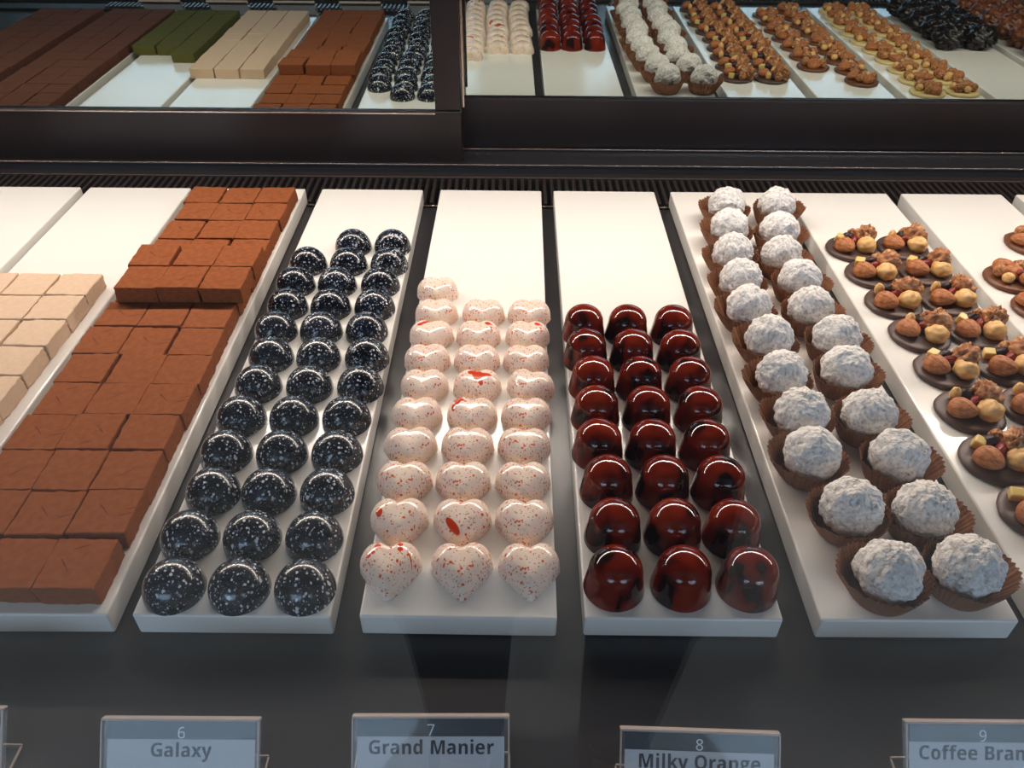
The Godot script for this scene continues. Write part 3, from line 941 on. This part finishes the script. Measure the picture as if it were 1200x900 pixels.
func signs() -> void:
	var acrylic := mat("acrylic", Color(0.90, 0.93, 0.95, 0.015), 0.03, {"metallic_specular": 0.28, "transparency": BaseMaterial3D.TRANSPARENCY_ALPHA})
	var edge := mat("acrylic edge", rgb(176, 160, 150), 0.2)
	var card_m := mat("white card", rgb(184, 188, 196), 0.6)
	var band_m := mat("dark band", rgb(44, 46, 52), 0.35)
	var ink := mat("dark ink", rgb(38, 40, 50), 0.6)
	var light_ink := mat("white ink", rgb(214, 222, 230), 0.6)
	var w := 0.0690
	var tall := 0.0345
	for s in [
		[-0.5900, -0.1770, 0.0, "", "", "clear sign holder seen from behind in the mirror, leftmost of four"],
		[-0.4780, -0.1770, 0.0, "", "", "clear sign holder seen from behind in the mirror, second from left of four"],
		[-0.3665, -0.1770, 0.0, "", "", "clear sign holder seen from behind in the mirror, third from left of four"],
		[-0.2560, -0.1775, 0.0, "", "Dark Raspberry", "clear sign holder with only its right edge inside the frame at far left"],
		[-0.1425, -0.1732, 0.0, "6", "Galaxy", "clear acrylic sign holder with a card numbered 6, Galaxy"],
		[-0.0338, -0.1752, 0.0075, "7", "Grand Manier", "clear acrylic sign holder with a card numbered 7, Grand Manier"],
		[0.0830, -0.1693, -0.028, "8", "Milky Orange", "clear acrylic sign holder with a card numbered 8, Milky Orange"],
		[0.2080, -0.1742, -0.004, "9", "Coffee Brandy", "clear acrylic sign holder with a card numbered 9, Coffee Brandy"],
	]:
		var o := thing("sign_holder", s[5], "sign", Vector3(s[0], DECK, s[1]), s[2], "name signs in clear holders")
		var lean := deg_to_rad(-41.0)
		# the leaning face, from the foot's front edge up to the top edge
		var up := Vector3(0, cos(lean), sin(lean))
		var face := Basis(Vector3.RIGHT, up, Vector3.RIGHT.cross(up))
		var top := Vector3(0, 0.0262, 0.0)
		var mid := top - up * tall / 2
		var pane := piece("front_pane", box_mesh(Vector3(w, tall, 0.0011), 0.0003, 1), acrylic, o)
		pane.transform = Transform3D(face, mid)
		var back := piece("back_pane", box_mesh(Vector3(w, tall, 0.0011), 0.0003, 1), acrylic, o)
		back.transform = Transform3D(face, mid - face.z * 0.0026)
		var rim := piece("top_fold", box_mesh(Vector3(w, 0.0014, 0.0038), 0.0006), edge, o)
		rim.transform = Transform3D(face, top - face.z * 0.0013)
		for x in [-w / 2 + 0.0004, w / 2 - 0.0004]:
			var e := piece("side_edge", box_mesh(Vector3(0.0008, tall - 0.001, 0.0010), 0.0002, 1), edge, o)
			e.transform = Transform3D(face, mid + Vector3(x, 0, 0) + face.z * 0.0002)
		var band_h := 0.0078
		var band := piece("dark_band", box_mesh(Vector3(w - 0.0046, band_h, 0.0004), 0.0001, 1), band_m, o)
		band.transform = Transform3D(face, top - up * (0.0010 + band_h / 2) - face.z * 0.0013)
		var card_h := tall - band_h - 0.0024
		var card := piece("card", box_mesh(Vector3(w - 0.0046, card_h, 0.0004), 0.0001, 1), card_m, o)
		card.transform = Transform3D(face, top - up * (0.0010 + band_h + card_h / 2) - face.z * 0.0013)
		if s[3]:
			var num := piece("numeral", letters(s[3], 0.0068, false), light_ink, o)
			num.transform = Transform3D(face, top - up * 0.0060 - face.z * 0.0010)
			var title := piece("lettering", letters(s[4], 0.0083, true), ink, o)
			title.transform = Transform3D(face, top - up * 0.0135 - face.z * 0.0010)
		piece("foot_plate", box_mesh(Vector3(w, 0.0016, 0.030), 0.0004), acrylic, o, Vector3(0, 0.0009, 0.0186))
		piece("foot_edge", box_mesh(Vector3(w, 0.0014, 0.0007), 0.0002, 1), edge, o, Vector3(0, 0.0009, 0.0034))
		for x in [-w / 2, w / 2]:
			piece("foot_edge", box_mesh(Vector3(0.0007, 0.0014, 0.0290), 0.0002, 1), edge, o, Vector3(x, 0.0009, 0.0186))


# ---------------------------------------------------------------- the person taking the picture, seen faintly in the front glass
# bones: [from, to, radius there, radius here]; one skin round all of them by surface nets
func skin(bones: Array, cell: float, blend: float) -> ArrayMesh:
	var lo := Vector3(9, 9, 9)
	var hi := -lo
	for b in bones:
		var rad := maxf(b[2], b[3]) + cell * 2.0
		for p in [b[0], b[1]]:
			lo = lo.min(p - Vector3.ONE * rad)
			hi = hi.max(p + Vector3.ONE * rad)
	var nx := int((hi.x - lo.x) / cell) + 2
	var ny := int((hi.y - lo.y) / cell) + 2
	var nz := int((hi.z - lo.z) / cell) + 2
	var f := PackedFloat32Array()
	f.resize(nx * ny * nz)
	f.fill(1.0)
	for b in bones:
		var a: Vector3 = b[0]
		var ba: Vector3 = b[1] - a
		var ra: float = b[2]
		var rb: float = b[3]
		var l2 := maxf(ba.length_squared(), 1e-9)
		var rad := maxf(ra, rb) + blend + cell * 1.5
		var p0 := (a.min(b[1]) - Vector3.ONE * rad - lo) / cell
		var p1 := (a.max(b[1]) + Vector3.ONE * rad - lo) / cell
		for k in range(maxi(0, int(p0.z)), mini(nz, int(p1.z) + 2)):
			for j in range(maxi(0, int(p0.y)), mini(ny, int(p1.y) + 2)):
				for i in range(maxi(0, int(p0.x)), mini(nx, int(p1.x) + 2)):
					var pa := lo + Vector3(i, j, k) * cell - a
					var h := clampf(pa.dot(ba) / l2, 0.0, 1.0)
					var d := (pa - ba * h).length() - lerpf(ra, rb, h)
					var at := (k * ny + j) * nx + i
					var e := f[at]
					var q := maxf(blend - absf(d - e), 0.0) / blend
					f[at] = minf(d, e) - q * q * blend * 0.25
	var v := PackedVector3Array()
	var n := PackedVector3Array()
	var ix := PackedInt32Array()
	var cells := {}
	var step := [1, nx, nx * ny]
	for k in nz - 1:
		for j in ny - 1:
			for i in nx - 1:
				var at := (k * ny + j) * nx + i
				var low := 0
				for c in 8:
					if f[at + (c & 1) + ((c >> 1) & 1) * nx + (c >> 2) * nx * ny] < 0.0:
						low += 1
				if low == 0 or low == 8:
					continue
				var sum := Vector3.ZERO
				var hits := 0
				for axis in 3:
					for c in 4:
						var o := Vector3i.ZERO
						o[(axis + 1) % 3] = c & 1
						o[(axis + 2) % 3] = c >> 1
						var s0 := at + o.x + o.y * nx + o.z * nx * ny
						var fa := f[s0]
						var fb := f[s0 + step[axis]]
						if (fa < 0.0) != (fb < 0.0):
							var p := Vector3(o)
							p[axis] += fa / (fa - fb)
							sum += p
							hits += 1
				cells[at] = v.size()
				v.append(lo + (Vector3(i, j, k) + sum / hits) * cell)
				var g := Vector3.ZERO
				for c in 8:
					var w := f[at + (c & 1) + ((c >> 1) & 1) * nx + (c >> 2) * nx * ny]
					g += w * Vector3((c & 1) * 2 - 1, ((c >> 1) & 1) * 2 - 1, (c >> 2) * 2 - 1)
				n.append(g.normalized())
	for at in cells:
		for axis in 3:
			var fa := f[at]
			var fb := f[at + step[axis]]
			if (fa < 0.0) == (fb < 0.0):
				continue
			var u: int = step[(axis + 1) % 3]
			var w: int = step[(axis + 2) % 3]
			if not (cells.has(at - u) and cells.has(at - w) and cells.has(at - u - w)):
				continue
			var a: int = cells[at]
			var b: int = cells[at - u]
			var c: int = cells[at - u - w]
			var d: int = cells[at - w]
			if fa < 0.0:
				ix.append_array([a, c, b, a, d, c])
			else:
				ix.append_array([a, b, c, a, c, d])
	var arrays := []
	arrays.resize(Mesh.ARRAY_MAX)
	arrays[Mesh.ARRAY_VERTEX] = v
	arrays[Mesh.ARRAY_NORMAL] = n
	arrays[Mesh.ARRAY_INDEX] = ix
	var m := ArrayMesh.new()
	m.add_surface_from_arrays(Mesh.PRIMITIVE_TRIANGLES, arrays)
	return m


func photographer() -> void:
	var body := []
	var trousers := []
	var shirt := []
	var shoes := []
	body.append_array([[Vector3(0, 0.96, 0.02), Vector3(0, 1.33, 0.02), 0.112, 0.120], [Vector3(0, 1.42, 0.01), Vector3(0, 1.56, -0.02), 0.058, 0.052], [Vector3(0, 1.66, -0.03), Vector3(0, 1.71, -0.01), 0.086, 0.088], [Vector3(0, 1.60, -0.075), Vector3(0, 1.62, -0.06), 0.040, 0.050], [Vector3(0, 1.655, -0.115), Vector3(0, 1.685, -0.100), 0.013, 0.009]])
	trousers.append([Vector3(0, 0.92, 0.02), Vector3(0, 1.02, 0.02), 0.130, 0.122])
	shirt.append_array([[Vector3(0, 0.99, 0.02), Vector3(0, 1.34, 0.02), 0.134, 0.140], [Vector3(-0.13, 1.40, 0.02), Vector3(0.13, 1.40, 0.02), 0.075, 0.075]])
	for s in [-1.0, 1.0]:
		var hip := Vector3(0.085 * s, 0.90, 0.02)
		var knee := Vector3(0.100 * s, 0.50, -0.005)
		var ankle := Vector3(0.100 * s, 0.10, 0.03)
		var shoulder := Vector3(0.185 * s, 1.395, 0.02)
		var elbow := Vector3(0.235 * s, 1.13, -0.03)
		var wrist := Vector3(0.105 * s, 1.135, -0.195)
		var palm := Vector3(0.080 * s, 1.150, -0.235)
		body.append_array([[hip, knee, 0.080, 0.052], [knee, ankle, 0.050, 0.034], [ankle, Vector3(0.112 * s, 0.045, -0.10), 0.036, 0.030], [shoulder, elbow, 0.050, 0.038], [elbow, wrist, 0.038, 0.026], [wrist, palm, 0.027, 0.028], [Vector3(0.082 * s, 1.665, -0.02), Vector3(0.085 * s, 1.69, -0.015), 0.016, 0.018]])
		trousers.append_array([[hip, knee, 0.094, 0.066], [knee, ankle + Vector3(0, 0.03, 0), 0.064, 0.050]])
		shirt.append_array([[shoulder, elbow, 0.060, 0.050], [elbow, wrist + Vector3(0.01 * s, 0, 0.02), 0.049, 0.036]])
		shoes.append([[Vector3(0.102 * s, 0.048, 0.06), Vector3(0.114 * s, 0.044, -0.13), 0.044, 0.040], [ankle + Vector3(0, -0.01, 0.01), Vector3(0.104 * s, 0.06, 0.02), 0.044, 0.046]])
		for q in 4:   # fingers curl forward round the phone's edge, the thumb lies behind it
			var root := palm + Vector3(-0.004 * s, -0.027 + 0.018 * q, -0.014)
			var long: float = [0.034, 0.042, 0.046, 0.043][q]
			var bend := root + Vector3(-0.004 * s, 0.002 * (q - 1.5), -long * 0.6)
			body.append_array([[root, bend, 0.009, 0.0085], [bend, bend + Vector3(-0.022 * s, 0, -long * 0.3), 0.0085, 0.0075]])
		body.append_array([[palm + Vector3(-0.012 * s, 0.016, 0.012), palm + Vector3(-0.034 * s, 0.030, 0.004), 0.011, 0.010], [palm + Vector3(-0.034 * s, 0.030, 0.004), palm + Vector3(-0.052 * s, 0.030, -0.004), 0.010, 0.008]])
	var o := thing("person", "standing person in dark trousers holding up a phone, faintly reflected in the front glass", "person", Vector3(0.045, 0.004, 0.30))
	piece("body", skin(body, 0.011, 0.012), mat("skin", rgb(196, 148, 122), 0.55), o)
	piece("trousers", skin(trousers, 0.018, 0.03), mat("dark cloth", rgb(22, 22, 26), 0.9), o)
	piece("shirt", skin(shirt, 0.018, 0.03), mat("grey cloth", rgb(52, 54, 62), 0.9), o)
	for k in 2:
		piece("shoe", skin(shoes[k], 0.012, 0.03), mat("brown shoe", rgb(74, 50, 38), 0.6), o)
	piece("hair", skin([[Vector3(0, 1.70, 0.012), Vector3(0, 1.735, -0.015), 0.092, 0.086], [Vector3(0, 1.66, 0.03), Vector3(0, 1.69, 0.02), 0.078, 0.085]], 0.014, 0.02), mat("dark hair", rgb(30, 24, 22), 0.7), o)
	piece("phone", box_mesh(Vector3(0.150, 0.074, 0.008), 0.003), mat("phone black", rgb(14, 14, 16), 0.3), o, Vector3(-0.045, 1.155, -0.262))
